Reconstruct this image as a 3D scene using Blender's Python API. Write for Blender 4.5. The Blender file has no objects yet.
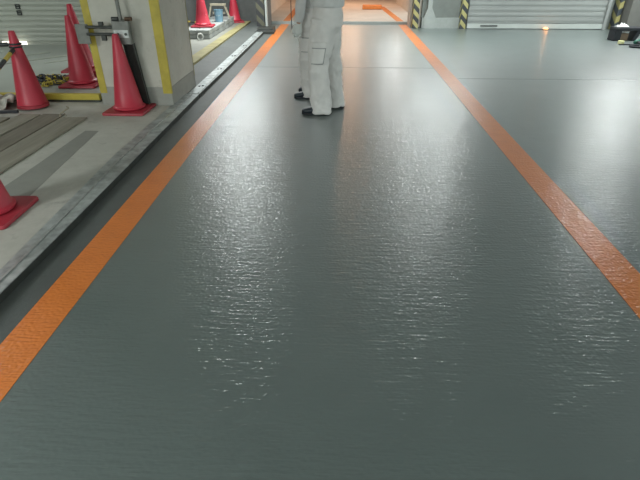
import bpy, bmesh, math, random
from mathutils import Vector, Matrix, noise
random.seed(7)
S = bpy.context.scene
COL = S.collection
PI = math.pi

# ---------------------------------------------------------------- camera, world, light, exposure
PITCH = math.radians(30.61); YAW = math.radians(2.21)
cam_d = bpy.data.cameras.new('camera'); cam = bpy.data.objects.new('camera', cam_d); COL.objects.link(cam)
cam.location = (0, 0, 1.35)
cam.rotation_euler = (PI/2 - PITCH, 0, YAW)
cam_d.sensor_fit = 'HORIZONTAL'; cam_d.sensor_width = 36; cam_d.lens = 480/640*36
cam_d.clip_start = 0.02; cam_d.clip_end = 200
S.camera = cam
S.view_settings.view_transform = 'Standard'; S.view_settings.look = 'None'
S.view_settings.gamma = 1; S.view_settings.use_curve_mapping = False
S.view_settings.exposure = 0.15
S.cycles.use_denoising = True; S.cycles.sample_clamp_indirect = 1.5; S.cycles.use_adaptive_sampling = False
S.cycles.max_bounces = 4; S.cycles.diffuse_bounces = 3; S.cycles.glossy_bounces = 2
W = bpy.data.worlds.new('world'); S.world = W; W.use_nodes = True
W.node_tree.nodes['Background'].inputs[0].default_value = (0.86, 1.0, 0.97, 1)
W.node_tree.nodes['Background'].inputs[1].default_value = 1.6
CEIL = 2.75
LAMP_Z = 2.38
# luminaires: (x, y, power, colour, length along x)
WHITE = (0.94, 1.0, 0.985); WARM = (1.0, 0.60, 0.38)
LAMPS = [(-2.05, 9.6, 122, WHITE), (1.95, 9.7, 92, WHITE), (5.6, 9.8, 106, WHITE), (1.65, 13.4, 90, WHITE),
         (-6.2, 5.8, 45, WHITE), (0.0, -2.6, 60, WHITE), (6.2, 4.2, 110, WHITE), (-4.6, -1.4, 290, WHITE)]  # these four are unseen lamps added as fill light
def area(name, loc, sx, sy, power, col):
    l = bpy.data.lights.new(name, 'AREA'); l.shape = 'RECTANGLE'; l.size = sx; l.size_y = sy
    l.energy = power; l.color = col
    o = bpy.data.objects.new(name, l); o.location = loc; COL.objects.link(o); return o
for i, (x, y, p_, c) in enumerate(LAMPS): area('tube_light', (x, y, LAMP_Z - .03), 1.15, 0.12, p_*1.0, c)
WARM_POWER = 70      # watts of the warm lamp deep in the passage
area('passage_lamp_light', (0.3, 16.4, LAMP_Z - .06), 0.5, 0.5, WARM_POWER, WARM)

# ---------------------------------------------------------------- materials
MATS = {}
def nodes_mat(name):
    m = bpy.data.materials.new(name); m.use_nodes = True
    nt = m.node_tree; return m, nt, nt.nodes['Principled BSDF']
def N(nt, t, **kw):
    n = nt.nodes.new(t)
    for k, v in kw.items():
        if k in n.inputs.keys(): n.inputs[k].default_value = v
        else: setattr(n, k, v)
    return n
def coords(nt, scale=(1, 1, 1)):
    tc = N(nt, 'ShaderNodeTexCoord'); mp = N(nt, 'ShaderNodeMapping'); mp.inputs['Scale'].default_value = scale
    nt.links.new(tc.outputs['Object'], mp.inputs['Vector']); return mp.outputs['Vector']
def noise_n(nt, vec, scale, detail=4, rough=.55):
    n = N(nt, 'ShaderNodeTexNoise'); n.inputs['Scale'].default_value = scale
    n.inputs['Detail'].default_value = detail; n.inputs['Roughness'].default_value = rough
    nt.links.new(vec, n.inputs['Vector']); return n.outputs['Fac']
def ramp(nt, fac, stops):
    r = N(nt, 'ShaderNodeValToRGB'); el = r.color_ramp.elements
    while len(el) < len(stops): el.new(.5)
    for e, (p_, c) in zip(el, stops): e.position = p_; e.color = (*c, 1) if len(c) == 3 else c
    nt.links.new(fac, r.inputs['Fac']); return r.outputs['Color']
def math_n(nt, op, a, b=None):
    n = N(nt, 'ShaderNodeMath', operation=op)
    for i, v in enumerate((a, b)):
        if v is None: continue
        if isinstance(v, (int, float)): n.inputs[i].default_value = v
        else: nt.links.new(v, n.inputs[i])
    return n.outputs[0]
def plain(name, col, rough=.55, metal=0, var=.18, scale=6, bump=0.0, bscale=80, spec=None):
    m, nt, b = nodes_mat(name); v = coords(nt)
    f = noise_n(nt, v, scale)
    lo = tuple(c*(1-var) for c in col); hi = tuple(min(1, c*(1+var)) for c in col)
    nt.links.new(ramp(nt, f, [(.3, lo), (.7, hi)]), b.inputs['Base Color'])
    b.inputs['Roughness'].default_value = rough; b.inputs['Metallic'].default_value = metal
    if spec is not None: b.inputs['Specular IOR Level'].default_value = spec
    if bump:
        bn = N(nt, 'ShaderNodeBump'); bn.inputs['Distance'].default_value = bump
        nt.links.new(noise_n(nt, v, bscale, 3), bn.inputs['Height']); nt.links.new(bn.outputs[0], b.inputs['Normal'])
    MATS[name] = m; return m
def emis(name, col, s):
    m, nt, b = nodes_mat(name); b.inputs['Base Color'].default_value = (*col, 1)
    b.inputs['Emission Color'].default_value = (*col, 1); b.inputs['Emission Strength'].default_value = s
    m.cycles.emission_sampling = 'NONE'
    MATS[name] = m; return m

def floor_bump(nt, b, strength=1.0, dots=0.0):
    v1 = coords(nt, (8, 52, 20)); v2 = coords(nt, (16, 90, 60)); v3 = coords(nt)
    r1 = noise_n(nt, v1, 1.0, 1, .4); r2 = noise_n(nt, v2, 1.0, 2, .5); r3 = noise_n(nt, v3, 65, 0, .5)
    h = math_n(nt, 'ADD', math_n(nt, 'MULTIPLY', r1, RIP[0]), math_n(nt, 'MULTIPLY', r2, RIP[1]))
    h = math_n(nt, 'ADD', h, math_n(nt, 'MULTIPLY', r3, RIP[2] + dots))
    bn = N(nt, 'ShaderNodeBump'); bn.inputs['Distance'].default_value = .001*strength; bn.inputs['Strength'].default_value = 1
    nt.links.new(h, bn.inputs['Height']); nt.links.new(bn.outputs[0], b.inputs['Normal'])
RIP = (3.1, 2.9, 1.9)
COAT = 1.0

m, nt, b = nodes_mat('floor_coating'); v = coords(nt)
big = noise_n(nt, v, .55, 3); med = noise_n(nt, v, 3.5, 5, .6)
mix = math_n(nt, 'ADD', math_n(nt, 'MULTIPLY', big, .6), math_n(nt, 'MULTIPLY', med, .4))
nt.links.new(ramp(nt, mix, [(.35, (.056, .086, .081)), (.65, (.075, .109, .103))]), b.inputs['Base Color'])
rr = N(nt, 'ShaderNodeMapRange'); nt.links.new(mix, rr.inputs[0]); rr.inputs[1].default_value = .3; rr.inputs[2].default_value = .7
rr.inputs[3].default_value = .17; rr.inputs[4].default_value = .22
nt.links.new(rr.outputs[0], b.inputs['Roughness'])
b.inputs['Coat Weight'].default_value = COAT; b.inputs['Coat Roughness'].default_value = .58; b.inputs['Coat IOR'].default_value = 2.1
floor_bump(nt, b); MATS['floor_coating'] = m

m, nt, b = nodes_mat('orange_paint'); v = coords(nt)
f = noise_n(nt, v, 5, 5, .6)
nt.links.new(ramp(nt, f, [(.3, (.66, .165, .010)), (.7, (.74, .195, .016))]), b.inputs['Base Color'])
b.inputs['Roughness'].default_value = .20
b.inputs['Coat Weight'].default_value = .6; b.inputs['Coat Roughness'].default_value = .52; b.inputs['Coat IOR'].default_value = 1.8
floor_bump(nt, b, .8, 1.2); MATS['orange_paint'] = m

def concrete(name, lo, hi, rough=.8, stain=None, sc=(1, 1, 1)):
    m, nt, b = nodes_mat(name); v = coords(nt, sc)
    f = math_n(nt, 'ADD', math_n(nt, 'MULTIPLY', noise_n(nt, v, 1.3, 5, .6), .6), math_n(nt, 'MULTIPLY', noise_n(nt, v, 11, 6, .65), .4))
    c = ramp(nt, f, [(.36, lo), (.62, hi)])
    if stain:
        mxn = N(nt, 'ShaderNodeMix'); mxn.data_type = 'RGBA'
        s = ramp(nt, noise_n(nt, v, 5.5, 6, .7), [(.58, (0, 0, 0)), (.72, (1, 1, 1))])
        nt.links.new(s, mxn.inputs[0]); nt.links.new(c, mxn.inputs[6]); mxn.inputs[7].default_value = (*stain, 1)
        c = mxn.outputs[2]
    nt.links.new(c, b.inputs['Base Color']); b.inputs['Roughness'].default_value = rough
    bn = N(nt, 'ShaderNodeBump'); bn.inputs['Distance'].default_value = .003; bn.inputs['Strength'].default_value = .5
    nt.links.new(noise_n(nt, v, 45, 5, .7), bn.inputs['Height']); nt.links.new(bn.outputs[0], b.inputs['Normal'])
    MATS[name] = m; return m
concrete('slab_concrete', (.42, .415, .37), (.54, .535, .485), .7, (.33, .325, .29))
concrete('slab_band', (.24, .245, .22), (.29, .295, .265), .6)
concrete('pillar_concrete', (.50, .485, .425), (.60, .585, .52), .8, (.36, .345, .30))
concrete('pillar_foot', (.30, .30, .27), (.37, .37, .335), .8)
concrete('dark_wall', (.085, .09, .088), (.12, .125, .12), .8)
concrete('grey_wall', (.15, .165, .155), (.19, .21, .195), .7)
concrete('dull_wall', (.115, .115, .105), (.15, .148, .135), .8)
concrete('light_concrete', (.25, .275, .26), (.32, .345, .33), .7)
concrete('beige_wall', (.42, .38, .33), (.52, .47, .41), .8)
concrete('beige_floor', (.36, .32, .28), (.46, .41, .36), .55)
concrete('ceiling_concrete', (.55, .57, .56), (.65, .67, .66), .9)
concrete('bay_concrete', (.20, .20, .175), (.27, .27, .24), .8)
concrete('old_floor', (.075, .086, .082), (.10, .112, .107), .58, (.062, .064, .060))
concrete('paver', (.24, .25, .24), (.36, .37, .36), .9)
concrete('bay_floor', (.085, .095, .09), (.12, .13, .125), .6)
plain('cone_red', (.47, .030, .055), .42, var=.08, scale=4)
plain('cone_red_dark', (.36, .028, .045), .5, var=.15, scale=9)
plain('yellow_paint', (.50, .40, .055), .55, var=.15, scale=9)
plain('faded_yellow', (.29, .255, .12), .7, var=.2, scale=7)
plain('black_paint', (.025, .03, .03), .5)
plain('steel', (.40, .43, .425), .5, metal=.5, var=.35, scale=14, bump=.001, bscale=120)
plain('dark_steel', (.055, .06, .055), .5, metal=.4, var=.3, scale=12)
plain('latch_grey', (.20, .205, .19), .55, metal=.2, var=.2, scale=15)
plain('galvanised', (.42, .44, .43), .42, metal=.55, var=.25, scale=20)
plain('rusty', (.10, .06, .035), .8, var=.4, scale=30)
plain('shutter_left', (.40, .42, .365), .5, var=.05, scale=2)
plain('shutter_right', (.25, .265, .255), .45, var=.05, scale=2)
plain('shutter_bar', (.42, .45, .43), .4, var=.05)
plain('pallet_steel', (.36, .385, .345), .45, var=.08, scale=1.5)
plain('lamp_housing', (.75, .77, .75), .5)
emis('tube', (.95, 1, .98), 6)
emis('warm_tube', (1, .62, .38), 6)
emis('amber', (1, .42, .16), 2.5)
emis('leak_glow', (1, .95, .84), 1.6)
plain('blue_plastic', (.16, .29, .38), .5)
plain('white_plastic', (.85, .85, .82), .5)
plain('black_plastic', (.018, .02, .026), .5)
plain('green_plastic', (.02, .12, .085), .5)
plain('brown_card', (.25, .18, .12), .8)
plain('pale_yellow', (.75, .72, .38), .6)
plain('white_cloth', (.72, .75, .73), .9, bump=.004, bscale=20)
plain('rag_cloth', (.48, .46, .41), .95, var=.45, scale=10)
def wood(name, lo, hi):
    m, nt, b = nodes_mat(name); v = coords(nt, (9, .7, 9))
    nt.links.new(ramp(nt, noise_n(nt, v, 2.2, 6, .65), [(.3, lo), (.7, hi)]), b.inputs['Base Color'])
    b.inputs['Roughness'].default_value = .8; MATS[name] = m
wood('board_wood', (.20, .185, .145), (.31, .29, .235))
wood('board_wood_dark', (.13, .115, .085), (.21, .19, .15))
wood('board_edge', (.06, .045, .03), (.09, .07, .05))
wood('pale_wood', (.26, .23, .17), (.36, .32, .24))
def cloth(name, col):
    m, nt, b = nodes_mat(name); v = coords(nt)
    f = noise_n(nt, v, 7, 4)
    nt.links.new(ramp(nt, f, [(.3, tuple(c*.9 for c in col)), (.7, tuple(c*1.07 for c in col))]), b.inputs['Base Color'])
    b.inputs['Roughness'].default_value = .9
    bn = N(nt, 'ShaderNodeBump'); bn.inputs['Distance'].default_value = .02; bn.inputs['Strength'].default_value = .8
    w = N(nt, 'ShaderNodeTexNoise'); w.inputs['Scale'].default_value = 5; w.inputs['Distortion'].default_value = 1.2; w.inputs['Detail'].default_value = 2
    nt.links.new(v, w.inputs['Vector']); nt.links.new(w.outputs['Fac'], bn.inputs['Height']); nt.links.new(bn.outputs[0], b.inputs['Normal'])
    MATS[name] = m
cloth('uniform', (.73, .705, .68)); cloth('uniform_jacket', (.62, .62, .61)); cloth('uniform_seam', (.33, .33, .32))
plain('skin', (.52, .32, .22), .5, var=.06)
plain('hair', (.012, .01, .009), .5)
plain('shoe', (.02, .028, .038), .5)
plain('glove', (.66, .68, .65), .9, var=.08)
# hazard stripes, diagonal, in the object's own x/z
def hazard(name, yel, blk, pitch, slope=1.0, axis='X', soft=.0):
    m, nt, b = nodes_mat(name); tc = N(nt, 'ShaderNodeTexCoord'); sx = N(nt, 'ShaderNodeSeparateXYZ')
    nt.links.new(tc.outputs['Object'], sx.inputs[0])
    s = math_n(nt, 'ADD', sx.outputs['Z'], math_n(nt, 'MULTIPLY', math_n(nt, 'ADD', sx.outputs['X'], sx.outputs['Y']), slope))
    fr = math_n(nt, 'FRACT', math_n(nt, 'DIVIDE', s, pitch))
    nt.links.new(ramp(nt, fr, [(.0, blk), (.48, blk), (.52, yel), (.98, yel), (1, blk)]), b.inputs['Base Color'])
    b.inputs['Roughness'].default_value = .5; MATS[name] = m
hazard('hazard', (.36, .33, .14), (.035, .04, .045), .20, 1.0)
hazard('hazard_dull', (.11, .108, .075), (.04, .042, .045), .24, 1.0)
hazard('hazard_mid', (.30, .27, .11), (.04, .05, .06), .26, -.6)
hazard('hazard_bar', (.55, .42, .08), (.03, .035, .035), .26, 0.0)
hazard('hazard_tape', (.6, .58, .42), (.05, .05, .05), .16, 0.0)

# ---------------------------------------------------------------- helpers
def link(name, bm, mat, parent=None, smooth=False, mods=()):
    me = bpy.data.meshes.new(name); bmesh.ops.recalc_face_normals(bm, faces=bm.faces[:]); bm.to_mesh(me); bm.free()
    o = bpy.data.objects.new(name, me); COL.objects.link(o)
    for mt in (mat if isinstance(mat, (list, tuple)) else [mat]): me.materials.append(MATS[mt])
    if smooth:
        for p_ in me.polygons: p_.use_smooth = True
        if smooth == 'auto':
            mod = None
            me.set_sharp_from_angle(angle=math.radians(40))
    if parent: o.parent = parent
    return o
def bevel(o, w=.004, seg=2):
    md = o.modifiers.new('bevel', 'BEVEL'); md.width = w; md.segments = seg; md.limit_method = 'ANGLE'; return o
def tag(o, label=None, cat=None, group=None, kind=None):
    if label: o['label'] = label
    if cat: o['category'] = cat
    if group: o['group'] = group
    if kind: o['kind'] = kind
    return o
def empty(name, loc, rz=0, label=None, cat=None, group=None):
    o = bpy.data.objects.new(name, None); o.location = loc; o.rotation_euler = (0, 0, rz); COL.objects.link(o)
    o.empty_display_size = .1
    return tag(o, label, cat, group)
def box(bm, x0, x1, y0, y1, z0, z1, M=None):
    vs = [bm.verts.new(Vector(p_) if M is None else M @ Vector(p_)) for p_ in
          [(x0,y0,z0),(x1,y0,z0),(x1,y1,z0),(x0,y1,z0),(x0,y0,z1),(x1,y0,z1),(x1,y1,z1),(x0,y1,z1)]]
    for f in [(0,3,2,1),(4,5,6,7),(0,1,5,4),(1,2,6,5),(2,3,7,6),(3,0,4,7)]: bm.faces.new([vs[i] for i in f])
def B(*a):
    bm = bmesh.new(); box(bm, *a); return bm
def prism(bm, pts, z0, z1):
    lo = [bm.verts.new((x, y, z0)) for x, y in pts]; hi = [bm.verts.new((x, y, z1)) for x, y in pts]
    bm.faces.new(lo[::-1]); bm.faces.new(hi); n = len(pts)
    for i in range(n): bm.faces.new([lo[i], lo[(i+1)%n], hi[(i+1)%n], hi[i]])
def frame_of(d):
    d = d.normalized(); a = Vector((0, 0, 1)) if abs(d.z) < .9 else Vector((0, 1, 0))
    u = d.cross(a).normalized(); return u, d.cross(u).normalized()
def tube(bm, pts, radii, seg=12, cap=True, uv=None):
    """lofted tube through pts; radii numbers or (ru, rv); uv fixed frame"""
    pts = [Vector(p_) for p_ in pts]; rings = []
    for i, p_ in enumerate(pts):
        d = (pts[min(i+1, len(pts)-1)] - pts[max(i-1, 0)])
        if uv: u = Vector(uv[0]); v = Vector(uv[1])
        else:
            u, v = frame_of(d)
        r = radii[i] if isinstance(radii, (list, tuple)) else radii
        ru, rv = r if isinstance(r, (list, tuple)) else (r, r)
        rings.append([bm.verts.new(p_ + u*ru*math.cos(2*PI*k/seg) + v*rv*math.sin(2*PI*k/seg)) for k in range(seg)])
    for a, b_ in zip(rings, rings[1:]):
        for k in range(seg): bm.faces.new([a[k], a[(k+1)%seg], b_[(k+1)%seg], b_[k]])
    if cap: bm.faces.new(rings[0][::-1]); bm.faces.new(rings[-1])
def lathe(bm, prof, seg=32, c=(0, 0)):
    rings = [[bm.verts.new((c[0]+r*math.cos(2*PI*k/seg), c[1]+r*math.sin(2*PI*k/seg), z)) for k in range(seg)] for r, z in prof]
    for a, b_ in zip(rings, rings[1:]):
        for k in range(seg): bm.faces.new([a[k], a[(k+1)%seg], b_[(k+1)%seg], b_[k]])
    return rings
def smooth_path(pts, n=6):
    pts = [Vector(p_) for p_ in pts]; out = []
    for i in range(len(pts)-1):
        p0 = pts[max(i-1,0)]; p1 = pts[i]; p2 = pts[i+1]; p3 = pts[min(i+2,len(pts)-1)]
        for k in range(n):
            t = k/n
            out.append(.5*((2*p1)+(p2-p0)*t+(2*p0-5*p1+4*p2-p3)*t*t+(3*p1-p0-3*p2+p3)*t**3))
    out.append(pts[-1]); return out
def copy_tree(o, parent=None):
    c = o.copy(); COL.objects.link(c)
    if parent: c.parent = parent
    for ch in list(o.children): copy_tree(ch, c)
    return c
def struct(o): o['kind'] = 'structure'; return o

SZ = .04     # raised kerb level
# ---------------------------------------------------------------- setting
WY = 11.4
struct(link('floor', B(-1.76, 14, -9, 12.06, -.12, 0), 'floor_coating'))
# raised concrete slab on the left, whose edge carries the steel angle
bm = bmesh.new(); prism(bm, [(-9, -9), (-1.75, -9), (-1.75, 5.72), (-9, 5.72)], -.12, SZ)
struct(link('floor_left', bm, 'slab_concrete'))
struct(link('floor_bay', B(-9, -1.70, 5.72, 13.5, -.12, SZ-.0005), 'bay_floor'))
struct(link('floor_bay_inner', B(-3.35, -2.2, 5.72, 12.0, SZ-.001, .068), 'bay_concrete'))
struct(link('floor_passage', B(-2.2, 2.6, 12.12, 20, -.12, .05), 'beige_floor'))
bm = B(-1.7, 1.6, 12.02, 12.12, -.05, .056)
struct(link('trim_1', bm, 'light_concrete'))
# seams in the floor coating (thin raised roller edges)
for i, (x0, x1, y) in enumerate([(-1.16, 1.31, 7.05), (1.52, 6.5, 6.4)]):
    struct(link('trim_%d' % (i+2), B(x0, x1, y, y+.012, .0001, .0018), 'floor_coating'))
struct(link('floor_strip', B(-1.54, -1.346, -3, 10.3, .0001, .0014), 'old_floor'))
# pillar on the left
bm = bmesh.new(); box(bm, -2.40, -1.675, 4.84, 5.70, .22, CEIL)
pil = bevel(struct(link('pillar', bm, 'pillar_concrete')), .006)
pf = link('pillar_foot', B(-2.40, -1.675, 4.84, 5.70, SZ-.01, .22), 'pillar_foot', pil)
def corner_band(name, x, y, sx, sy, z0, z1, w=.07, t=.003, mat='yellow_paint', parent=None):
    bm = bmesh.new()
    a, b_ = sorted((x, x + sx*w)); c, d = sorted((y - t*(1 if sy > 0 else -1), y))
    box(bm, a, b_, c, d, z0, z1)
    a, b_ = sorted((x - sx*t, x)); c, d = sorted((y - (t if sy > 0 else -t), y + sy*w*.25))
    box(bm, a, b_, c, d, z0, z1)
    return link(name, bm, mat, parent)
corner_band('corner_guard', -2.40, 4.84, 1, 1, .16, CEIL, .068, parent=pil)
corner_band('corner_guard', -1.675, 4.84, -1, 1, .16, CEIL, .085, parent=pil)
corner_band('corner_guard', -1.675, 5.70, -1, -1, .16, CEIL, .05, mat='faded_yellow', parent=pil)

# corrugated shutters
def shutter(name, x0, x1, y, z0, z1, pitch, depth, mat, barh, group=None):
    bm = bmesh.new(); prof = []; z = z0 + barh
    while z < z1:
        for u, d in [(0, 0), (.08, 1), (.16, 1), (.3, .25), (.55, 0), (.8, .1), (.93, .5)]:
            prof.append((y + depth*d, z + u*pitch))
        z += pitch
    a = [bm.verts.new((x0, yy, zz)) for yy, zz in prof]; b_ = [bm.verts.new((x1, yy, zz)) for yy, zz in prof]
    a2 = [bm.verts.new((x0, y + depth*1.6, zz)) for yy, zz in prof[::len(prof)-1]]; b2 = [bm.verts.new((x1, y + depth*1.6, zz)) for yy, zz in prof[::len(prof)-1]]
    for i in range(len(prof)-1): bm.faces.new([a[i], b_[i], b_[i+1], a[i+1]])
    bm.faces.new([a2[0], a2[1], b2[1], b2[0]])
    bm.faces.new([a[0], a2[0], b2[0], b_[0]]); bm.faces.new([a[-1], b_[-1], b2[1], a2[1]])
    o = struct(link(name, bm, mat, smooth='auto'))
    return o
d1 = shutter('door_1', -9, -3.35, 8.42, .05, CEIL, .078, .014, 'shutter_left', .05)
link('bottom_rail', B(-9, -3.35, 8.40, 8.43, .052, .10), 'shutter_left', d1)
# two dark characters on the left shutter
for zc in (.555, .645):
    bm = bmesh.new(); x0 = -5.26; s_ = .075; h_ = .07; t = .013; yy0, yy1 = 8.405, 8.419
    box(bm, x0, x0+t, yy0, yy1, zc-h_/2, zc+h_/2); box(bm, x0+s_-t, x0+s_, yy0, yy1, zc-h_/2, zc+h_/2)
    for k in (-1, 0, 1): box(bm, x0+t, x0+s_-t, yy0, yy1, zc+k*(h_/2-t/2)-t/2, zc+k*(h_/2-t/2)+t/2)
    link('painted_character', bm, 'black_paint', d1)
d2 = shutter('door_2', 2.72, 5.58, 11.34, .03, CEIL, .103, .011, 'shutter_right', .085)
link('bottom_bar', B(2.72, 5.58, 11.315, 11.36, .012, .105), 'shutter_bar', d2)
link('handle', B(3.0, 3.36, 11.305, 11.317, .05, .075), 'dark_steel', d2, )
link('guide_rail', B(5.56, 5.62, 11.28, 11.40, .0, CEIL), 'shutter_right', d2)

# walls
struct(link('wall_left', B(-9.2, -9.0, -9, 13.5, -.1, CEIL), 'grey_wall'))
struct(link('wall_bay', B(-3.35, -3.2, 8.1, 13.4, SZ, CEIL), 'dark_wall'))
bm = bmesh.new(); box(bm, -9, -3.35, 8.50, 8.6, 2.3, CEIL); struct(link('wall_shutter_head', bm, 'grey_wall'))
struct(link('wall_bay_back', B(-3.2, -1.72, 12.05, 12.25, SZ, CEIL), 'dark_wall'))
struct(link('wall_passage_left', B(-1.95, -1.80, 12.25, 20, .05, CEIL), 'beige_wall'))
struct(link('wall_passage_right', B(1.80, 1.98, 11.62, 20, .05, CEIL), 'beige_wall'))
bm = bmesh.new(); box(bm, -1.8, 1.8, 18.6, 18.8, .05, CEIL)
we = struct(link('wall_passage_end', bm, 'grey_wall'))
link('panel', B(-.2, 1.45, 18.56, 18.6, .08, 2.2), 'light_concrete', we)
# recess to the right of the passage
struct(link('wall_recess', B(1.76, 2.64, 11.52, 11.66, 0, CEIL), 'grey_wall'))
bm = B(1.76, 2.56, 11.40, 11.52, 0, .20); struct(link('wall_recess_plinth', bm, 'light_concrete'))
bm = bmesh.new()
vs = [(1.80, 0), (2.04, 0), (2.04, .22), (1.95, .40), (1.93, CEIL), (1.86, CEIL), (1.86, .40), (1.80, .22)]
a = [bm.verts.new((x, 11.37, z)) for x, z in vs]; b_ = [bm.verts.new((x, 11.54, z)) for x, z in vs]
bm.faces.new(a); bm.faces.new(b_[::-1])
for i in range(len(vs)): bm.faces.new([a[i], b_[i], b_[(i+1)%len(vs)], a[(i+1)%len(vs)]])
struct(link('wall_recess_rib', bm, 'light_concrete'))
struct(link('wall_passage_jamb', B(1.52, 1.76, 11.62, 12.0, 0, CEIL), 'beige_wall'))
struct(link('wall_shutter_back', B(2.64, 5.86, 11.45, 11.6, 0, CEIL), 'grey_wall'))
struct(link('wall_right', B(5.86, 14, 10.95, 11.6, 0, CEIL), 'dull_wall'))
struct(link('ceiling', B(-9.2, 14, -6, 20, CEIL, CEIL+.2), 'ceiling_concrete'))
for i, y in enumerate((0.0, 5.9)):
    struct(link('ceiling_beam', B(-9, 14, y, y+.35, CEIL-.25, CEIL), 'ceiling_concrete'))

# hazard striped corner posts
def post(x0, x1, y0, y1, z0, mat, label):
    o = link('corner_post', B(0, x1-x0, 0, y1-y0, 0, CEIL-z0-.001), mat); o.location = (x0, y0, z0)
    bevel(o, .006)
    return tag(o, label, 'post')
post(1.555, 1.68, 11.35, 11.60, 0, 'hazard', 'black and yellow striped corner post right of the lit passage')
post(2.565, 2.685, 11.30, 11.50, 0, 'hazard', 'black and yellow striped post at the left edge of the wide right shutter')
post(5.75, 5.83, 11.2, 11.42, 0, 'hazard_mid', 'black and yellow striped post behind the tools at far right')
post(-1.80, -1.63, 11.25, 11.50, 0.04, 'hazard_dull', 'dull dark hazard striped post left of the lit passage')
o = tag(link('corner_strip', B(-1.615, -1.575, 11.28, 11.42, 0, CEIL-.002), 'shutter_bar'), 'thin pale vertical strip at the left jamb of the lit passage', 'strip')
struct(link('wall_jamb_left', B(-1.72, -1.58, 11.50, 12.05, .0, CEIL), 'dark_wall'))

# ---------------------------------------------------------------- painted lines
def line(name, pts, z0, z1, mat, label, cat='floor line'):
    bm = bmesh.new(); prism(bm, pts, z0, z1); return tag(link(name, bm, mat), label, cat)
line('orange_floor_line', [(-1.345, -3), (-1.168, -3), (-1.168, 5), (-1.17, 12.0), (-1.355, 12.0), (-1.345, 5)], .0002, .0016, 'orange_paint', 'long orange painted line running along the left kerb')
line('orange_floor_line', [(1.318, -3), (1.50, -3), (1.505, 12.0), (1.322, 12.0)], .0002, .0016, 'orange_paint', 'long orange painted line on the right side of the lane')
line('orange_floor_line', [(-1.33, 12.14), (-1.17, 12.14), (-1.17, 17.5), (-1.33, 17.5)], .0502, .0516, 'orange_paint', 'short orange line inside the lit passage, left of the workers')
line('orange_floor_line', [(1.30, 12.14), (1.47, 12.14), (1.30, 15.9), (1.14, 15.9)], .0502, .0516, 'orange_paint', 'short orange line inside the lit passage, on its right')
o = bevel(link('wheel_stop', B(.62, 1.16, 15.0, 15.16, .05, .17), 'orange_paint'), .02, 3)
tag(o, 'orange block lying across the floor of the lit passage', 'wheel stop')
line('yellow_kerb_line', [(-2.2, 5.72), (-2.02, 5.72), (-2.05, 11.95), (-2.2, 11.95)], SZ, .07, 'faded_yellow', 'faded yellow kerb edge running behind the concrete pillar', 'kerb')
line('slab_band', [(-2.20, 2.3), (-1.93, 2.55), (-2.0, 3.2), (-2.08, 4.0), (-2.2, 4.0), (-2.19, 3.2)], SZ+.0002, SZ+.0012, 'slab_band', 'darker smooth band across the pale slab, behind the nearest cone', 'patch')

# steel kerb angle with bolts
def kerb_segment(pts_in, pts_out, z0, z1, name='steel_kerb'):
    bm = bmesh.new(); prism(bm, pts_in + pts_out[::-1], z0, z1); return link(name, bm, 'steel')
near = empty('steel_kerb_angle', (-1.6, 2.5, SZ), label='scuffed grey steel kerb angle along the slab, near length up to the pillar', cat='kerb')
def kid(o, parent):
    o.parent = parent; o.matrix_parent_inverse = Matrix.Translation(-parent.location) @ Matrix.Identity(4); return o
def kerb(parent, xin, xout, name_parts=True):
    # xin: [(x,y)] edge towards the lane; xout: edge on the slab
    bm = bmesh.new(); prism(bm, xin + xout[::-1], SZ+.0005, SZ+.006)
    kid(link('flange', bm, 'steel'), parent)
    bm = bmesh.new()
    inn = [(x-.007, y) for x, y in xin]
    prism(bm, xin + inn[::-1], .0005, SZ+.0004); kid(link('web', bm, 'dark_steel'), parent)
kerb(near, [(-1.50, -3), (-1.505, 2.2), (-1.535, 5.3)], [(-1.615, -3), (-1.62, 1.9), (-1.70, 3.4), (-1.70, 4.8), (-1.672, 5.3)])
bm = bmesh.new(); prism(bm, [(-1.568, -3), (-1.556, -3), (-1.556, 1.9), (-1.615, 3.4), (-1.60, 5.29), (-1.612, 5.29), (-1.627, 3.4), (-1.568, 1.9)], SZ+.006, SZ+.012)
kid(link('rib', bm, 'galvanised'), near)
far = empty('steel_kerb_channel', (-1.6, 8, SZ), label='pale bolted steel channel running beside the lane behind the pillar', cat='kerb')
kerb(far, [(-1.535, 5.32), (-1.53, 7.0), (-1.53, 10.3)], [(-1.66, 5.32), (-1.665, 7.0), (-1.67, 10.3)])
# the kerb is backed by concrete so that the flange rests on it
struct(link('floor_kerb_base', B(-1.70, -1.545, 5.30, 10.3, -.1, SZ), 'bay_floor'))
bm = bmesh.new(); prism(bm, [(-1.75, -9), (-1.508, -9), (-1.508, -3), (-1.513, 2.2), (-1.543, 5.3), (-1.75, 5.3)], -.1, SZ)
struct(link('floor_kerb_near', bm, 'slab_concrete'))
bm = bmesh.new(); prism(bm, [(-1.56, 5.34), (-1.545, 5.34), (-1.56, 10.3), (-1.575, 10.3)], SZ+.006, SZ+.014)
kid(link('rib', bm, 'galvanised'), far)
y = 5.3 + .35
while y < 10:
    for dx in (0, .035):
        bm = bmesh.new(); lathe(bm, [(0.0001, 0), (.011, 0), (.011, .008), (.0001, .008)], 6)
        o = link('bolt', bm, 'dark_steel'); o.location = (-1.62 + dx, y + dx*.8, SZ+.006); kid(o, far)
    y += .98
# dark hatch at the end of the channel
hb = empty('drain_hatch', (-1.58, 10.70, 0), label='dark steel drain hatch with a black opening at the end of the kerb channel', cat='hatch')
bm = bmesh.new(); box(bm, -.16, .18, .1, .5, 0.0005, .05); bevel(link('cover', bm, 'dark_steel', hb), .008)
bm = bmesh.new(); box(bm, -.12, .24, -.32, .095, .0005, .03); link('opening', bm, 'black_paint', hb)
bm = bmesh.new(); box(bm, -.14, .26, -.36, -.325, .0005, .042); link('lip', bm, 'dark_steel', hb)

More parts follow.
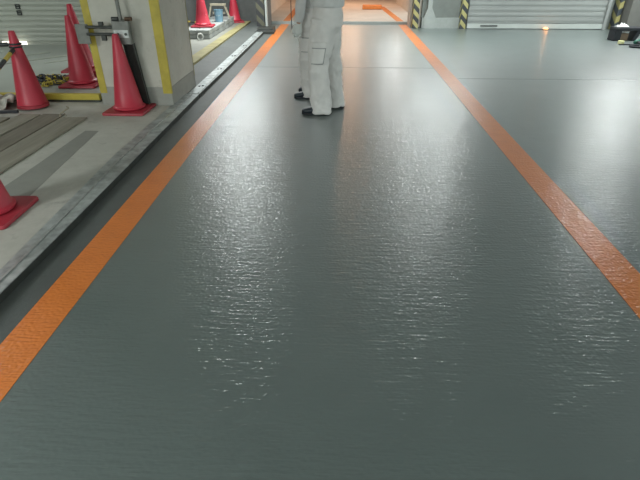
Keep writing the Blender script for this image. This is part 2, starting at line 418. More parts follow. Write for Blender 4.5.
# ---------------------------------------------------------------- traffic cones
def make_cone(flange=True):
    r = empty('traffic_cone', (0, 0, 0))
    bm = bmesh.new(); seg = 40
    prof = [(.142, .032), (.150, .040), (.150, .052), (.140, .058), (.132, .066)] if flange else [(.138, .034), (.138, .04), (.136, .05), (.134, .06), (.132, .066)]
    prof += [(.132 + (.028-.132)*t, .066 + (.69-.066)*t) for t in (.25, .5, .75, 1)]
    prof += [(.024, .699), (.016, .700), (.016, .690), (.022, .684)]
    prof += [(.128 + (.022-.128)*t, .06 + (.684-.06)*t) for t in (.6, .25, 0)] + [(.132, .034)]
    R_ = lathe(bm, prof, seg)
    for k in range(seg): bm.faces.new([R_[-1][k], R_[-1][(k+1)%seg], R_[0][(k+1)%seg], R_[0][k]])
    link('cone_body', bm, 'cone_red', r, smooth='auto')
    if flange:
        bm = bmesh.new(); h_ = .20; cr = .025; pts = []
        for cx, cy, a0 in [(1,1,0),(-1,1,90),(-1,-1,180),(1,-1,270)]:
            for k in range(5):
                a_ = math.radians(a0 + k*22.5); pts.append((cx*(h_-cr)+cr*math.cos(a_), cy*(h_-cr)+cr*math.sin(a_)))
        n = len(pts)
        ro = [[bm.verts.new((x*s, y*s, z)) for x, y in pts] for s, z in ((1, .003), (1, .018), (.985, .024))]
        inn = [[bm.verts.new((rr_*x/math.hypot(x, y), rr_*y/math.hypot(x, y), z)) for x, y in pts] for rr_, z in ((.150, .030), (.134, .032), (.134, .003))]
        rows = ro + inn
        for a, b_ in zip(rows, rows[1:] + rows[:1]):
            for k in range(n): bm.faces.new([a[k], a[(k+1)%n], b_[(k+1)%n], b_[k]])
        link('cone_base', bm, 'cone_red_dark', r, smooth='auto')
    else:
        bm = bmesh.new(); P = [(.130, .003), (.146, .003), (.144, .03), (.130, .034)]
        R2 = lathe(bm, P, 32)
        for k in range(32): bm.faces.new([R2[-1][k], R2[-1][(k+1)%32], R2[0][(k+1)%32], R2[0][k]])
        link('cone_base', bm, 'cone_red_dark', r, smooth='auto')
    return r
CG = 'red traffic cones on the left'
proto = make_cone()
cones = [
    ((-2.05, 4.645, SZ), 0.0, 'whole red traffic cone standing in front of the concrete pillar'),
    ((-2.045, 2.44, SZ), 0.04, 'red traffic cone nearest the camera, cut off by the left picture edge'),
    ((-2.83, 5.36, .122), .05, 'red traffic cone on the yellow-edged plate, in front of its taller neighbour'),
    ((-3.0, 5.78, .122), .1, 'lower of two nested red cones, mostly hidden behind the cone on the plate'),
    ((-3.0, 5.78, .195), .1, 'upper of two nested red cones, only its tip showing above the cone on the plate'),
    ((-2.545, 9.62, .222), .08, 'red traffic cone standing on the stacked grey blocks beyond the pillar'),
    ((-2.37, 11.72, .07), .3, 'farthest red traffic cone, by the dark wall at the end of the bay'),
]
for i, (loc, rz, lab) in enumerate(cones):
    c = proto if i == 0 else copy_tree(proto)
    c.location = loc; c.rotation_euler = (0, 0, rz); tag(c, lab, 'traffic cone', CG)
cl = make_cone(False); cl.location = (-3.06, 4.72, SZ+.012)
tag(cl, 'red traffic cone at the end of the boards with striped poles hooked over its tip', 'traffic cone', CG)

# cone bars
def bar(p0, p1, label, r=.019, mat='hazard_bar', ring=True, name='cone_bar'):
    p0 = Vector(p0); p1 = Vector(p1); L = (p1-p0).length
    bm = bmesh.new(); tube(bm, [(0, 0, 0.06 if ring else 0), (0, 0, L)], r, 14)
    o = link(name, bm, mat, smooth='auto'); o.location = p0
    o.rotation_mode = 'QUATERNION'; o.rotation_quaternion = (p1-p0).to_track_quat('Z', 'Y')
    tag(o, label, 'pole')
    if ring:
        bm = bmesh.new(); R0 = .05; qi = o.rotation_quaternion.inverted()
        pts = [qi @ Vector((R0*math.cos(a), R0*math.sin(a), 0)) for a in [2*PI*k/20 for k in range(20)]]
        pts.append(pts[0]); tube(bm, pts, .009, 8, cap=False)
        link('hook_ring', bm, 'black_plastic', o, smooth=True)
    return o
bar((-3.06, 4.72, .638), (-3.98, 4.45, .60), 'yellow and black striped pole reaching left from the cone tip, upper one', ring=True)
bar((-3.06, 4.72, .612), (-3.01, 3.75, .28), 'yellow and black striped pole sloping down to the picture edge, lower one', ring=True)
bar((-3.15, 10.35, .215+.02), (-2.62, 9.98, .215+.02), 'yellow and black striped pole lying on the grey blocks beyond the pillar', r=.016, ring=False)

# ---------------------------------------------------------------- parking plate with yellow front edge
pp = empty('parking_pallet', (-4.4, 4.93, SZ), label='grey steel parking plate with a yellow painted front edge, before the left shutter', cat='parking plate')
bm = bmesh.new(); box(bm, -1.9, 1.925, .06, 3.15, .0005, .08)
link('deck', bm, 'pallet_steel', pp)
bm = bmesh.new(); box(bm, -1.9, 1.925, 0, .058, .022, .082); bevel(link('front_edge', bm, 'yellow_paint', pp), .006)
bm = bmesh.new(); box(bm, -1.9, 1.925, .012, .05, .0005, .0215); link('sill', bm, 'dark_steel', pp)
for k, (x0, y0) in enumerate([(-1.6, 1.2), (-.9, 1.0), (-.2, .9), (.5, 1.0)]):
    bm = bmesh.new(); M = Matrix.Translation((x0, y0+.2*k, 0)) @ Matrix.Rotation(math.radians(50), 4, 'Z')
    box(bm, 0, 1.6, 0, .05, .0802, .092, M); link('rib', bm, 'shutter_left', pp)
o = bevel(link('leak_glow_strip', B(-5.62, -5.22, 8.34, 8.39, SZ, .075+.05), 'leak_glow'), .004)  # glowing bar stands in for light leaking under the shutter; no lamp there
o.location = (0, 0, 0); tag(o, 'glowing strip standing in for bright light at the foot of the left shutter behind a cone tip', 'light')

# chain pile on the plate
def chain_pile(c, n, spread, label, mats, seed):
    rnd = random.Random(seed); bm = bmesh.new(); z = c[2]
    a = 0; x, y = 0, 0; ang = 0
    for i in range(n):
        ang += rnd.uniform(-.7, .7)
        if math.hypot(x/spread[0], y/spread[1]) > 1: ang = math.atan2(-y, -x) + rnd.uniform(-.5, .5)
        x += .034*math.cos(ang); y += .034*math.sin(ang)
        zz = .012 + .075*max(0, 1-math.hypot(x/spread[0], y/spread[1]))*rnd.random()
        u = Vector((math.cos(ang), math.sin(ang), 0)); v_ = Vector((0, 0, 1)) if i % 2 else Vector((-u.y, u.x, 0))
        ctr = Vector((c[0]+x, c[1]+y, z+zz+(.006 if i % 2 else 0)))
        nf = len(bm.faces)
        pts = [ctr + u*.030*math.cos(t) + v_*.016*math.sin(t) for t in [2*PI*k/10 for k in range(10)]]; pts.append(pts[0])
        pts = [Vector((p_.x, p_.y, max(p_.z, z+.007))) for p_ in pts]
        tube(bm, pts, .006, 6, cap=False)
        bm.faces.ensure_lookup_table()
        for f in bm.faces[nf:]: f.material_index = (i//8) % 2
    return tag(link('plastic_chain', bm, mats, smooth=True), label, 'chain')
chain_pile((-3.30, 5.46, .121), 260, (.26, .22), 'yellow and black plastic chain heaped beside the cone on the plate', ['black_plastic', 'yellow_paint'], 3)

# ---------------------------------------------------------------- boards, rag, twine
WG = 'thin boards lying on the slab'
def board(name, x0, x1, y0, y1, z, h_, rz, label, mat):
    cx, cy = (x0+x1)/2, (y0+y1)/2
    o = link(name, B(-(x1-x0)/2, (x1-x0)/2, -(y1-y0)/2, (y1-y0)/2, 0, h_), mat); o.location = (cx, cy, z); o.rotation_euler = (0, 0, rz)
    bevel(o, .002, 1); tag(o, label, 'board', WG); return o
b1 = board('wooden_board', -2.59, -2.345, 2.4, 4.36, SZ, .014, .00, 'weathered wooden board, rightmost on the slab, nearest the lane', 'board_wood')
b2 = board('wooden_board', -2.815, -2.605, 2.6, 4.47, SZ, .010, .01, 'darker wooden board, second from the right on the slab', 'board_wood_dark')  # wood tone darker than the boards beside it
b3 = board('wooden_board', -3.03, -2.835, 2.7, 4.42, SZ, .02, -.015, 'wooden board, third from the right, ending at the cone with poles', 'board_wood')
b4 = board('wooden_board', -3.34, -3.055, 2.7, 4.32, SZ, .016, .01, 'leftmost wooden board on the slab, below the crumpled rag', 'board_wood')
o = bevel(link('black_rod', B(-.45, .10, -.014, .014, 0, .028), 'black_plastic'), .006); o.location = (-3.12, 4.40, SZ+.03)
o.rotation_euler = (0, math.radians(-1), .02)
tag(o, 'straight black rod lying across the board ends', 'rod')
bm = bmesh.new()
tube(bm, smooth_path([(0, 0, .008), (-.03, .06, .02), (.0, .13, .05), (.03, .19, .07), (.0, .20, .085)]), .010, 8)
tube(bm, smooth_path([(0, .10, .03), (.05, .05, .012), (.08, -.02, .008)]), .007, 8)
o = link('wood_splinter', bm, 'pale_wood', smooth=True); o.scale = (.7, .7, .7); o.location = (-2.60, 4.36, SZ+.012)
tag(o, 'pale splintered wood offcut standing behind the board ends', 'offcut')
# rag heap
bm = bmesh.new(); n = 22
grid = [[bm.verts.new((-.34+.6*i/n, -.22+.44*j/n, 0)) for j in range(n+1)] for i in range(n+1)]
for i in range(n):
    for j in range(n): bm.faces.new([grid[i][j], grid[i+1][j], grid[i+1][j+1], grid[i][j+1]])
for v_ in bm.verts:
    e = max(0, 1 - (v_.co.x/.36)**2)*max(0, 1 - (v_.co.y/.24)**2)
    v_.co.z = .012 + e*(.08 + .22*abs(noise.noise(v_.co*9+Vector((3, 1, 0)))))
o = link('crumpled_rag', bm, 'rag_cloth', smooth=True); o.location = (-3.50, 4.69, SZ)
sd = o.modifiers.new('s', 'SOLIDIFY'); sd.thickness = .008
tag(o, 'crumpled grey rag heaped left of the cone with striped poles', 'rag')

# ---------------------------------------------------------------- gate post hardware in front of the pillar
gp = empty('gate_latch_post', (-1.99, 4.80, SZ), label='grey steel latch post bolted to the pillar behind the whole cone', cat='latch post')
def kmb(name, bm, mat, sm='auto', bv=0):
    o = link(name, bm, mat, gp, smooth=sm)
    if bv: bevel(o, bv)
    return o
bm = bmesh.new()    # leaning channel: web and two lips
for dx0, dx1, dy0, dy1 in [(-.05, .05, 0, .008), (-.05, -.042, -.035, 0), (.042, .05, -.035, 0)]:
    vs = []
    for z_, off, yo in ((.0, .045, 0.0), (.60, -.005, -.005)):
        for x_, y_ in ((dx0, dy0), (dx1, dy0), (dx1, dy1), (dx0, dy1)): vs.append(bm.verts.new((x_+off, y_+yo, z_)))
    for f in [(0,3,2,1),(4,5,6,7),(0,1,5,4),(1,2,6,5),(2,3,7,6),(3,0,4,7)]: bm.faces.new([vs[i] for i in f])
kmb('leg_channel', bm, 'dark_steel')
bm = bmesh.new(); box(bm, -.10, .055, -.10, -.04, .60, .80); kmb('latch_box', bm, 'latch_grey', bv=.004)
bm = bmesh.new(); box(bm, -.09, .045, -.106, -.1005, .66, .725); f_ = kmb('latch_plate', bm, 'galvanised')
for x_ in (-.055, .02):
    bm = bmesh.new(); tube(bm, [(x_, -.114, .69), (x_, -.1065, .69)], .012, 12); kmb('bolt', bm, 'dark_steel')
bm = bmesh.new(); tube(bm, [(-.02, -.07, .80), (-.02, -.07, 1.45)], .017, 14); kmb('rod', bm, 'latch_grey')
bm = bmesh.new(); tube(bm, [(-.09, -.07, 1.05), (.06, -.07, 1.05)], .014, 10); kmb('cross_pin', bm, 'dark_steel')
for x_ in (-.07, .055):
    bm = bmesh.new(); tube(bm, [(x_-.03, -.07, .815), (x_+.03, -.07, .815)], .018, 10); kmb('nut', bm, 'rusty' if x_ > 0 else 'dark_steel')
for z_ in (.745, .685):
    bm = bmesh.new(); tube(bm, [(-.36, -.07, z_), (-.1, -.07, z_)], .014, 10); kmb('arm_rod', bm, 'dark_steel')
bm = bmesh.new(); box(bm, -.225, -.185, -.085, -.055, .63, .675); kmb('clamp', bm, 'dark_steel')
bm = bmesh.new(); box(bm, -.23, -.19, -.085, -.055, .76, .79); kmb('clamp', bm, 'dark_steel')
bm = bmesh.new(); box(bm, -.46, -.34, -.075, -.06, .60, .77); kmb('striker_plate', bm, 'latch_grey', bv=.003)

# ---------------------------------------------------------------- beyond the pillar: blocks, tape, pail, trestle
first = None
k = 0
for lay in range(2):
    for r_ in range(5):
        for c_ in range(2):
            if first is None:
                o = bevel(link('paving_block', B(-.115, .115, -.209, .209, 0, .0735), 'paver'), .010)
                first = o
            else:
                o = first.copy(); COL.objects.link(o)
            dy = .12 if r_ >= 3 else 0
            o.location = (-2.68 + .243*c_, 9.34 + .434*r_ + dy, .068 + .077*lay)
            row = ['front', 'second', 'third', 'fourth', 'rearmost'][r_]
            o['label'] = 'grey paving block, %s course, %s row, %s side of the stack beyond the pillar' % (('lower', 'upper')[lay], row, ('left', 'right')[c_])
            o['category'] = 'paving block'; o['group'] = 'paving blocks stacked beyond the pillar'
bm = bmesh.new(); prof = [(.050, -.024), (.058, -.024), (.058, .024), (.050, .024), (.040, .024), (.040, -.024)]
R_ = lathe(bm, prof, 28)
for k in range(28): bm.faces.new([R_[-1][k], R_[-1][(k+1)%28], R_[0][(k+1)%28], R_[0][k]])
o = link('tape_roll', bm, 'white_plastic', smooth='auto'); o.rotation_euler = (PI/2, 0, .25); o.location = (-2.46, 9.02, .068+.058)
tag(o, 'white roll of tape standing in front of the grey blocks', 'tape roll')
pl = empty('blue_pail', (-2.42, 10.42, .222), label='small blue pail on the grey blocks behind the cone', cat='pail')
bm = bmesh.new(); P = [(.0001, 0), (.075, 0), (.085, .2), (.09, .205), (.09, .215), (.083, .215), (.072, .01), (.0001, .01)]
lathe(bm, P, 28); link('pail_body', bm, 'blue_plastic', pl, smooth='auto')
bm = bmesh.new(); tube(bm, smooth_path([(.088, 0, .2), (.075, .0, .15), (.04, -.07, .12), (0, -.095, .11), (-.04, -.07, .12), (-.075, 0, .15), (-.088, 0, .2)]), .003, 6)
link('handle', bm, 'galvanised', pl, smooth=True)
tr = empty('wooden_trestle', (-2.49, 10.8, .222), label='pale wooden trestle frame behind the blue pail', cat='trestle')
bm = bmesh.new(); box(bm, -.22, .18, -.03, .03, .32, .37); link('rail', bm, 'pale_wood', tr)
for sx, dx in ((-.2, -.1), (.15, .14)):
    bm = bmesh.new(); M = Matrix.Translation((sx, 0, .32)) @ Matrix.Rotation(-math.atan2(dx, .32)*.9, 4, 'Y')
    box(bm, -.02, .02, -.02, .02, -.315, 0, M); link('leg', bm, 'pale_wood', tr)
bm = bmesh.new(); box(bm, -.18, .14, .032, .05, .12, .17); link('brace', bm, 'board_wood', tr); tr.scale = (.8, .8, .8)

# ---------------------------------------------------------------- right corner: stool and tools
st = empty('low_bench', (5.30, 9.82, 0), label='low black bench by the right wall with a white cloth on it', cat='bench')
bm = bmesh.new(); box(bm, -.26, .22, -.13, .13, .17, .225); bevel(link('top', bm, 'black_plastic', st), .012)
bm = bmesh.new(); box(bm, -.26, -.14, -.12, .12, 0.0, .17); bevel(link('leg', bm, 'black_plastic', st), .008)
bm = bmesh.new()
pts = [(.22, .17), (.13, .17), (.07, 0), (.14, 0)]
a = [bm.verts.new((x, -.12, z)) for x, z in pts]; b_ = [bm.verts.new((x, .12, z)) for x, z in pts]
bm.faces.new(a); bm.faces.new(b_[::-1])
for i in range(4): bm.faces.new([a[i], b_[i], b_[(i+1)%4], a[(i+1)%4]])
bevel(link('leg', bm, 'black_plastic', st), .008)
bm = bmesh.new(); n = 14
grid = [[bm.verts.new((-.13+.26*i/n, -.08+.16*j/n, 0)) for j in range(n+1)] for i in range(n+1)]
for i in range(n):
    for j in range(n): bm.faces.new([grid[i][j], grid[i+1][j], grid[i+1][j+1], grid[i][j+1]])
for v_ in bm.verts:
    e = max(0, 1-(v_.co.x/.14)**2)*max(0, 1-(v_.co.y/.09)**2)
    v_.co.z = .006 + e*(.03 + .10*abs(noise.noise(v_.co*14)))
o = link('white_cloth', bm, 'white_cloth', smooth=True); o.location = (5.19, 9.82, .226); o.scale = (.8, .8, .8)
o.modifiers.new('s', 'SOLIDIFY').thickness = .004
tag(o, 'crumpled white cloth lying on the low black bench', 'cloth')
o = bevel(link('cardboard_box', B(-.06, .08, -.07, .07, 0, .12), 'brown_card'), .004); o.location = (5.24, 9.83, 0); tag(o, 'small brown box under the low black bench', 'box')
bm = bmesh.new(); P = [(.018, 0), (.05, 0), (.052, .05), (.018, .05)]
R_ = lathe(bm, P, 24)
for k in range(24): bm.faces.new([R_[-1][k], R_[-1][(k+1)%24], R_[0][(k+1)%24], R_[0][k]])
o = link('tape_roll', bm, 'pale_yellow', smooth='auto'); o.location = (5.02, 9.38, 0.0); tag(o, 'pale yellow tape roll on the floor before the black bench', 'tape roll')
gt = empty('power_tool', (5.28, 9.30, 0), .5, 'green hand tool with a black cable on the floor at far right', 'power tool')
bm = bmesh.new(); tube(bm, [(-.12, 0, .04), (-.08, 0, .045), (.02, 0, .05), (.08, 0, .045), (.12, 0, .04)], [.02, .035, .04, .038, .025], 14); link('motor_housing', bm, 'green_plastic', gt, smooth=True)
bm = bmesh.new(); tube(bm, smooth_path([(-.06, -.02, .05), (-.08, -.10, .035), (-.06, -.16, .03)]), .02, 10); link('grip', bm, 'black_plastic', gt, smooth=True)
bm = bmesh.new(); tube(bm, smooth_path([(.12, 0, .04), (.16, .02, .03), (.20, .03, .014)]), .012, 8); link('nozzle', bm, 'dark_steel', gt, smooth=True)
bm = bmesh.new(); tube(bm, smooth_path([(5.14, 8.86, .018), (4.98, 8.93, .018), (5.02, 9.04, .018), (5.25, 9.16, .018), (5.6, 9.45, .018), (6.1, 9.6, .018), (6.6, 9.4, .018)]), .018, 10)
o = link('black_hose', bm, 'black_plastic', smooth=True); tag(o, 'black hose trailing along the floor towards the right picture edge', 'hose')
bm = bmesh.new(); box(bm, -.16, .14, -.02, .02, 0, .015); o = link('black_ruler', bm, 'black_plastic'); o.location = (5.08, 9.24, 0); tag(o, 'thin black bar on the floor in front of the yellow tape roll', 'bar')
# amber marker at the shutter foot
am = empty('marker_lamp', (4.36, 11.23, 0), label='tiny glowing orange marker lamp at the foot of the right shutter', cat='lamp')
bm = bmesh.new(); lathe(bm, [(.0001, 0), (.06, 0), (.06, .015), (.0001, .015)], 20); link('base', bm, 'dark_steel', am, smooth='auto')
bm = bmesh.new(); lathe(bm, [(.05, .0155), (.05, .03), (.03, .048), (.0001, .052)], 20); link('lens', bm, 'amber', am, smooth='auto')
lt = bpy.data.lights.new('marker_light', 'POINT'); lt.energy = .12; lt.color = (1, .45, .15); lt.shadow_soft_size = .03
o = bpy.data.objects.new('marker_light', lt); o.location = (4.36, 11.15, .07); COL.objects.link(o)

# ---------------------------------------------------------------- luminaires (on the ceiling, above the picture; the last four added as fill)
def luminaire(x, y, label, mat='tube'):
    r = empty('ceiling_lamp', (x, y, LAMP_Z), 0, label, 'ceiling lamp', 'fluorescent ceiling lamps')
    bm = bmesh.new(); box(bm, -.62, .62, -.09, .09, .02, .08); bevel(link('housing', bm, 'lamp_housing', r), .01)
    for s in (-.045, .045):
        bm = bmesh.new(); tube(bm, [(-.58, s, 0), (.58, s, 0)], .013, 12); link('tube', bm, mat, r, smooth=True)
    for s in (-.5, .5):
        bm = bmesh.new(); tube(bm, [(s, 0, .08), (s, 0, CEIL-LAMP_Z)], .008, 8); link('hanger_rod', bm, 'galvanised', r)
    return r
where = ['above the left kerb channel', 'above the right side of the passage mouth', 'above the right shutter end', 'inside the lit passage',
         'above the left parking plate, added as fill', 'behind the camera over the lane, added as fill', 'over the open floor right of the lane, added as fill', 'behind the camera over the left slab, added as fill']
for (x, y, p_, c), w_ in zip(LAMPS, where):
    mt = 'tube'
    luminaire(x, y, 'twin tube fluorescent lamp hanging ' + w_, mt)
r = empty('ceiling_lamp', (0.3, 16.4, LAMP_Z), 0, 'square warm ceiling lamp inside the lit passage', 'ceiling lamp')
bm = bmesh.new(); box(bm, -.28, .28, -.28, .28, .0, CEIL-LAMP_Z-.001); link('housing', bm, 'lamp_housing', r)
bm = bmesh.new(); box(bm, -.25, .25, -.25, .25, -.012, -.001); link('diffuser', bm, 'warm_tube', r)

# ---------------------------------------------------------------- people
def remesh(o, vox, sm=3, wr=0.0, wscale=.12):
    md = o.modifiers.new('r', 'REMESH'); md.mode = 'VOXEL'; md.voxel_size = vox; md.use_smooth_shade = True
    if sm: s = o.modifiers.new('sm', 'SMOOTH'); s.iterations = sm; s.factor = .5
    if wr:
        t = bpy.data.textures.new('wrinkle', 'CLOUDS'); t.noise_scale = wscale; t.noise_depth = 2
        d = o.modifiers.new('d', 'DISPLACE'); d.texture = t; d.strength = wr; d.mid_level = .5; d.texture_coords = 'LOCAL'
    return o
AX = ((1, 0, 0), (0, 1, 0))
def hand(bm, W_, D_, P, s, g=0.0):
    # palm, four bent fingers of unequal length, thumb from the side of the palm; g thickens it for a glove
    d = D_.normalized(); side = Vector(P['thumb'][s]).normalized(); side = (side - d*side.dot(d)).normalized(); nrm = d.cross(side).normalized()*P['curl'][s]
    tube(bm, [W_ - d*(.02 + g*8), W_ + d*.02, W_ + d*.055, W_ + d*.088], [(.024+g, .019+g), (.032+g, .017+g), (.040+g, .015+g), (.038+g, .013+g)], 16, uv=(side, nrm))
    for k, (off, L) in enumerate([(.029, .068), (.010, .077), (-.010, .072), (-.029, .056)]):
        b0 = W_ + d*(.078 - abs(off)*.15) + side*off
        c1 = P.get('grip', {}).get(s, .35)
        p1 = b0 + (d*math.cos(c1*.5) + nrm*math.sin(c1*.5))*L*.45
        p2 = p1 + (d*math.cos(c1*1.4) + nrm*math.sin(c1*1.4))*L*.32
        p3 = p2 + (d*math.cos(c1*2.1) + nrm*math.sin(c1*2.1))*(L*.25 + g)
        tube(bm, [b0, p1, p2, p3], [.0095+g, .009+g, .0082+g, .006+g], 10)
    t0 = W_ + d*.025 + side*.022
    tube(bm, [t0, t0 + d*.028 + side*.022 + nrm*.006, t0 + d*.054 + side*.03 + nrm*.014, t0 + d*.072 + side*.030 + nrm*.02], [.013+g, .011+g, .0095+g, .007+g], 10)
def worker(root_loc, rz, name_label, P, H=1.70):
    """local frame: faces +Y, left side -X"""
    r = empty('person', root_loc, rz, name_label, 'person')
    sh = 1.38; hipz = .86
    legs = P['legs']   # side -> (hip, knee, ankle) ; arms side -> (shoulder, elbow, wrist, fingertip dir)
    # ---- body, one continuous skin
    bm = bmesh.new()
    cx, cy = P.get('lean', (0, 0))
    tube(bm, [(0, .0, .80), (0, .01, .92), (cx*.5, cy*.5+.01, 1.08), (cx, cy+.01, 1.25), (cx, cy, 1.36), (cx, cy, 1.42), (cx, cy+.005, 1.46), (cx, cy+.012, 1.52)],
         [(.14, .09), (.15, .105), (.13, .09), (.16, .105), (.165, .09), (.08, .065), (.052, .055), (.05, .052)], 20, uv=AX)
    hx, hy, hz = cx, cy+.03, 1.60
    tube(bm, [(hx, hy+.012, hz-.115), (hx, hy+.02, hz-.095), (hx, hy+.016, hz-.06), (hx, hy+.004, hz-.01), (hx, hy-.008, hz+.04), (hx, hy-.012, hz+.08), (hx, hy-.012, hz+.103), (hx, hy-.012, hz+.112)],
         [(.028, .04), (.048, .066), (.062, .083), (.072, .094), (.076, .097), (.064, .082), (.04, .052), (.012, .016)], 22, uv=AX)
    tube(bm, [(hx, hy+.088, hz+.018), (hx, hy+.097, hz-.008), (hx, hy+.102, hz-.028), (hx, hy+.088, hz-.040)], [.009, .012, .015, .010], 10)
    tube(bm, [(hx-.018, hy+.083, hz-.068), (hx, hy+.093, hz-.068), (hx+.018, hy+.083, hz-.068)], [.006, .009, .006], 8)
    for s in (-1, 1):
        tube(bm, [(hx+s*.070, hy-.008, hz-.035), (hx+s*.080, hy-.014, hz-.01), (hx+s*.080, hy-.018, hz+.018), (hx+s*.072, hy-.012, hz+.03)], [(.008, .012), (.01, .016), (.01, .018), (.007, .010)], 8)
        S_, E_, W_, D_ = [Vector(v_) for v_ in P['arms'][s]]
        tube(bm, [Vector((cx+s*.08, cy, 1.36)), S_, (S_+E_)/2, E_, (E_*2+W_)/3, W_], [.055, .055, .045, .038, .038, .026], 14)
        hand(bm, W_, D_, P, s)
        h_, k_, a_ = [Vector(v_) for v_ in legs[s]]
        tube(bm, [h_, (h_+k_)/2, k_, (k_*2+a_)/3, a_, a_ + Vector((0, 0, -.03))], [.075, .065, .048, .05, .033, .035], 16)
        tube(bm, [a_ + Vector((0, -.035, -.055)), a_ + Vector((0, .03, -.045)), a_ + Vector((0, .12, -.062)), a_ + Vector((0, .16, -.066))], [(.028, .02), (.032, .03), (.038, .016), (.025, .012)], 12, uv=((1, 0, 0), (0, 0, 1)))
    body = remesh(link('body', bm, 'skin', r, smooth=True), .0058, 2)
    if P.get('gloves'):
        for s in (-1, 1):
            S_, E_, W_, D_ = [Vector(v_) for v_ in P['arms'][s]]
            bm = bmesh.new(); hand(bm, W_, D_, P, s, .0035)
            go = remesh(link('glove', bm, 'glove', r, smooth=True), .004, 1); go['label'] = 'white work glove'
    # ---- eyes, hair
    for s in (-1, 1):
        bm = bmesh.new(); bmesh.ops.create_uvsphere(bm, u_segments=12, v_segments=8, radius=.0125)
        e = link('eye', bm, 'black_plastic', r, smooth=True); e.location = (hx+s*.029, hy+.083, hz+.005)
    bm = bmesh.new()
    tube(bm, [(hx, hy-.050, hz-.05), (hx, hy-.042, hz+.0), (hx, hy-.03, hz+.035), (hx, hy-.018, hz+.065), (hx, hy-.012, hz+.095), (hx, hy-.012, hz+.118), (hx, hy-.012, hz+.126)],
         [(.060, .055), (.078, .070), (.084, .082), (.082, .098), (.068, .084), (.040, .05), (.01, .012)], 22, uv=AX)
    remesh(link('hair', bm, 'hair', r, smooth=True), .008, 2)
    # ---- trousers
    bm = bmesh.new()
    tube(bm, [(0, .0, .735), (0, .0, .80), (0, .0, .88), (0, .005, .97), (0, .01, 1.02)], [(.11, .10), (.165, .132), (.178, .138), (.168, .13), (.16, .122)], 28, uv=AX)
    for s in (-1, 1):
        h_, k_, a_ = [Vector(v_) for v_ in legs[s]]
        hem = Vector((a_.x, a_.y - .008, .016))
        m1 = h_.lerp(k_, .35); m2 = h_.lerp(k_, .7); m3 = k_.lerp(hem, .5)
        tube(bm, smooth_path([h_ + Vector((0, 0, .02)), m1, m2, k_, m3, hem], 3), smooth_r([(.100, .124), (.100, .120), (.092, .108), (.086, .100), (.082, .096), (.082, .098)], 3), 26, uv=AX)
    tro = remesh(link('trousers', bm, 'uniform', r, smooth=True), .011, 2, .048, .13)
    # cargo pocket on the outside of each thigh
    for s in (-1, 1):
        h_, k_, a_ = [Vector(v_) for v_ in legs[s]]
        def patch(zt, zb, a0, a1, off, th, nm, mat):
            bm = bmesh.new(); rows = []
            for i in range(7):
                z_ = zt + (zb-zt)*i/6; t = (h_.z - z_)/(h_.z-k_.z); c_ = h_.lerp(k_, t); rx = .098-.012*t; ry = .114-.018*t
                rows.append([(c_.x + s*(rx+off)*math.cos(a), c_.y + (ry+off)*math.sin(a), z_) for a in [a0+(a1-a0)*j/8 for j in range(9)]])
            vv = [[bm.verts.new(p_) for p_ in row] for row in rows]
            for i in range(6):
                for j in range(8): bm.faces.new([vv[i][j], vv[i+1][j], vv[i+1][j+1], vv[i][j+1]])
            o = link(nm, bm, mat, tro, smooth=True); md = o.modifiers.new('s', 'SOLIDIFY'); md.thickness = th; md.offset = 1 if s < 0 else -1
            md.offset = 0; bevel(o, .003)
        patch(.655, .49, -.38, .62, .010, .022, 'cargo_pocket', 'uniform')
        patch(.675, .628, -.42, .66, .022, .012, 'pocket_flap', 'uniform')
        patch(.628, .620, -.42, .64, .020, .014, 'pocket_seam', 'uniform_seam')
        patch(.492, .484, -.38, .60, .014, .018, 'pocket_seam', 'uniform_seam')
        patch(.655, .49, -.43, -.385, .012, .018, 'pocket_seam', 'uniform_seam')
    # ---- jacket with sleeves
    bm = bmesh.new()
    jh = P.get('jacket_hem', .93)
    tube(bm, [(0, .0, jh), (0, .005, jh+.03), (cx*.5, cy*.5+.005, 1.08), (cx, cy+.01, 1.22), (cx, cy+.002, 1.33), (cx, cy, 1.40), (cx, cy, 1.445), (cx, cy+.004, 1.475)],
         [(.185, .150), (.192, .158), (.185, .150), (.195, .150), (.185, .128), (.125, .095), (.078, .075), (.066, .068)], 28, uv=AX)
    for s in (-1, 1):
        S_, E_, W_, D_ = [Vector(v_) for v_ in P['arms'][s]]
        tube(bm, smooth_path([Vector((cx+s*.10, cy, 1.355)), S_, (S_+E_)/2, E_, (E_+W_)/2, W_ - D_.normalized()*.01], 3), smooth_r([.075, .078, .066, .058, .052, .044], 3), 20)
    jk = remesh(link('jacket', bm, 'uniform_jacket', r, smooth=True), .011, 2, .018, .10)
    bm = bmesh.new()
    lathe(bm, [(.064, 0), (.078, -.002), (.084, .035), (.078, .045), (.070, .04), (.062, .005)], 24)
    c_ = link('collar', bm, 'uniform_jacket', r, smooth=True); c_.location = (cx, cy+.004, 1.455)
    # ---- shoes
    for s in (-1, 1):
        h_, k_, a_ = [Vector(v_) for v_ in legs[s]]
        bm = bmesh.new(); z0 = .012
        yy = a_.y
        tube(bm, [(a_.x, yy-.085, .045), (a_.x, yy-.07, .052), (a_.x, yy-.01, .058), (a_.x, yy+.06, .050), (a_.x, yy+.12, .040), (a_.x, yy+.17, .034), (a_.x, yy+.192, .028)],
             [(.022, .028), (.036, .042), (.040, .046), (.046, .038), (.050, .028), (.042, .023), (.018, .014)], 18, uv=((1, 0, 0), (0, 0, 1)))
        tube(bm, [(a_.x, yy-.03, .06), (a_.x, yy-.032, .135)], [(.043, .052), (.040, .046)], 18, uv=AX)
        so = remesh(link('shoe', bm, 'shoe', r, smooth=True), .006, 2)
        bm = bmesh.new(); pts = []
        for t in range(24):
            a = 2*PI*t/24; x = math.cos(a); y_ = math.sin(a)
            pts.append((a_.x + x*(.046 if y_ > -.2 else .038), yy + .052 + y_*.142))
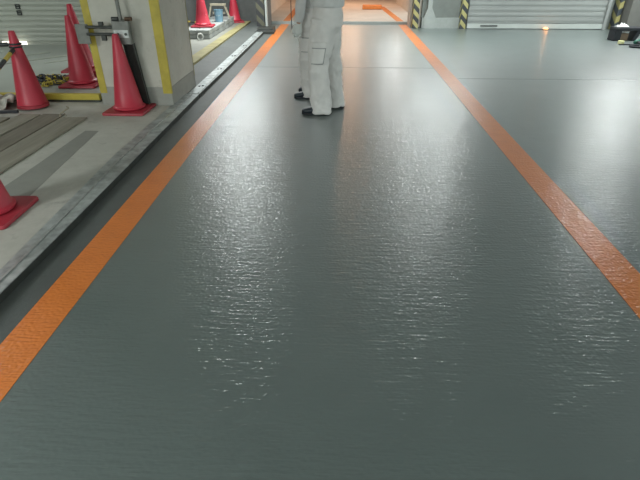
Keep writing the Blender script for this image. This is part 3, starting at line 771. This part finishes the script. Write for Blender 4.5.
        prism(bm, pts, 0.0005, .018); bevel(link('sole', bm, 'black_plastic', so), .004)
    return r, body, jk
def smooth_r(rs, n):
    rs = [r_ if isinstance(r_, tuple) else (r_, r_) for r_ in rs]; out = []
    for a, b_ in zip(rs, rs[1:]):
        for k in range(n): out.append((a[0]+(b_[0]-a[0])*k/n, a[1]+(b_[1]-a[1])*k/n))
    out.append(rs[-1]); return out

# front worker: faces the picture's left, far leg a little behind
P1 = dict(legs={-1: ((-.085, .03, .84), (-.112, .085, .46), (-.13, .055, .09)), 1: ((.085, .0, .84), (.10, -.03, .46), (.115, -.085, .09))},
          arms={-1: ((-.19, 0, 1.36), (-.25, -.04, 1.12), (-.14, .20, 1.20), (.35, .9, .15)), 1: ((.19, 0, 1.36), (.25, -.04, 1.12), (.14, .20, 1.22), (-.35, .9, .15))},
          thumb={-1: (.2, 0, 1), 1: (-.2, 0, 1)}, curl={-1: -1, 1: 1}, grip={-1: .6, 1: .6}, jacket_hem=.955)
worker((-.115, 4.86, 0), PI/2, 'person in a light grey work uniform with cargo trousers, standing in front, legs apart', P1)
P2 = dict(legs={-1: ((-.085, .02, .84), (-.10, .07, .46), (-.15, .03, .09)), 1: ((.085, .02, .84), (.10, .05, .46), (.12, .0, .09))}, lean=(0, .05),
          arms={-1: ((-.20, .06, 1.34), (-.235, .11, 1.04), (-.225, .15, .765), (0, .12, -1)), 1: ((.20, .06, 1.34), (.245, .08, 1.05), (.225, .14, .79), (0, .1, -1))},
          thumb={-1: (0, 1, 0), 1: (0, 1, 0)}, curl={-1: -1, 1: 1}, grip={-1: .7, 1: .7}, jacket_hem=.90, gloves=True)
r2, b2_, jk2 = worker((-.27, 5.50, 0), PI/2, 'person in grey work uniform with a white glove, mostly hidden behind the front worker', P2)
bm = bmesh.new(); tube(bm, smooth_path([(-.12, .20, 1.12), (-.125, .228, 1.02), (-.125, .232, .85), (-.122, .228, .70)]), [(.014, .004)]*19, 10)
link('black_strap', bm, 'black_plastic', r2, smooth=True)
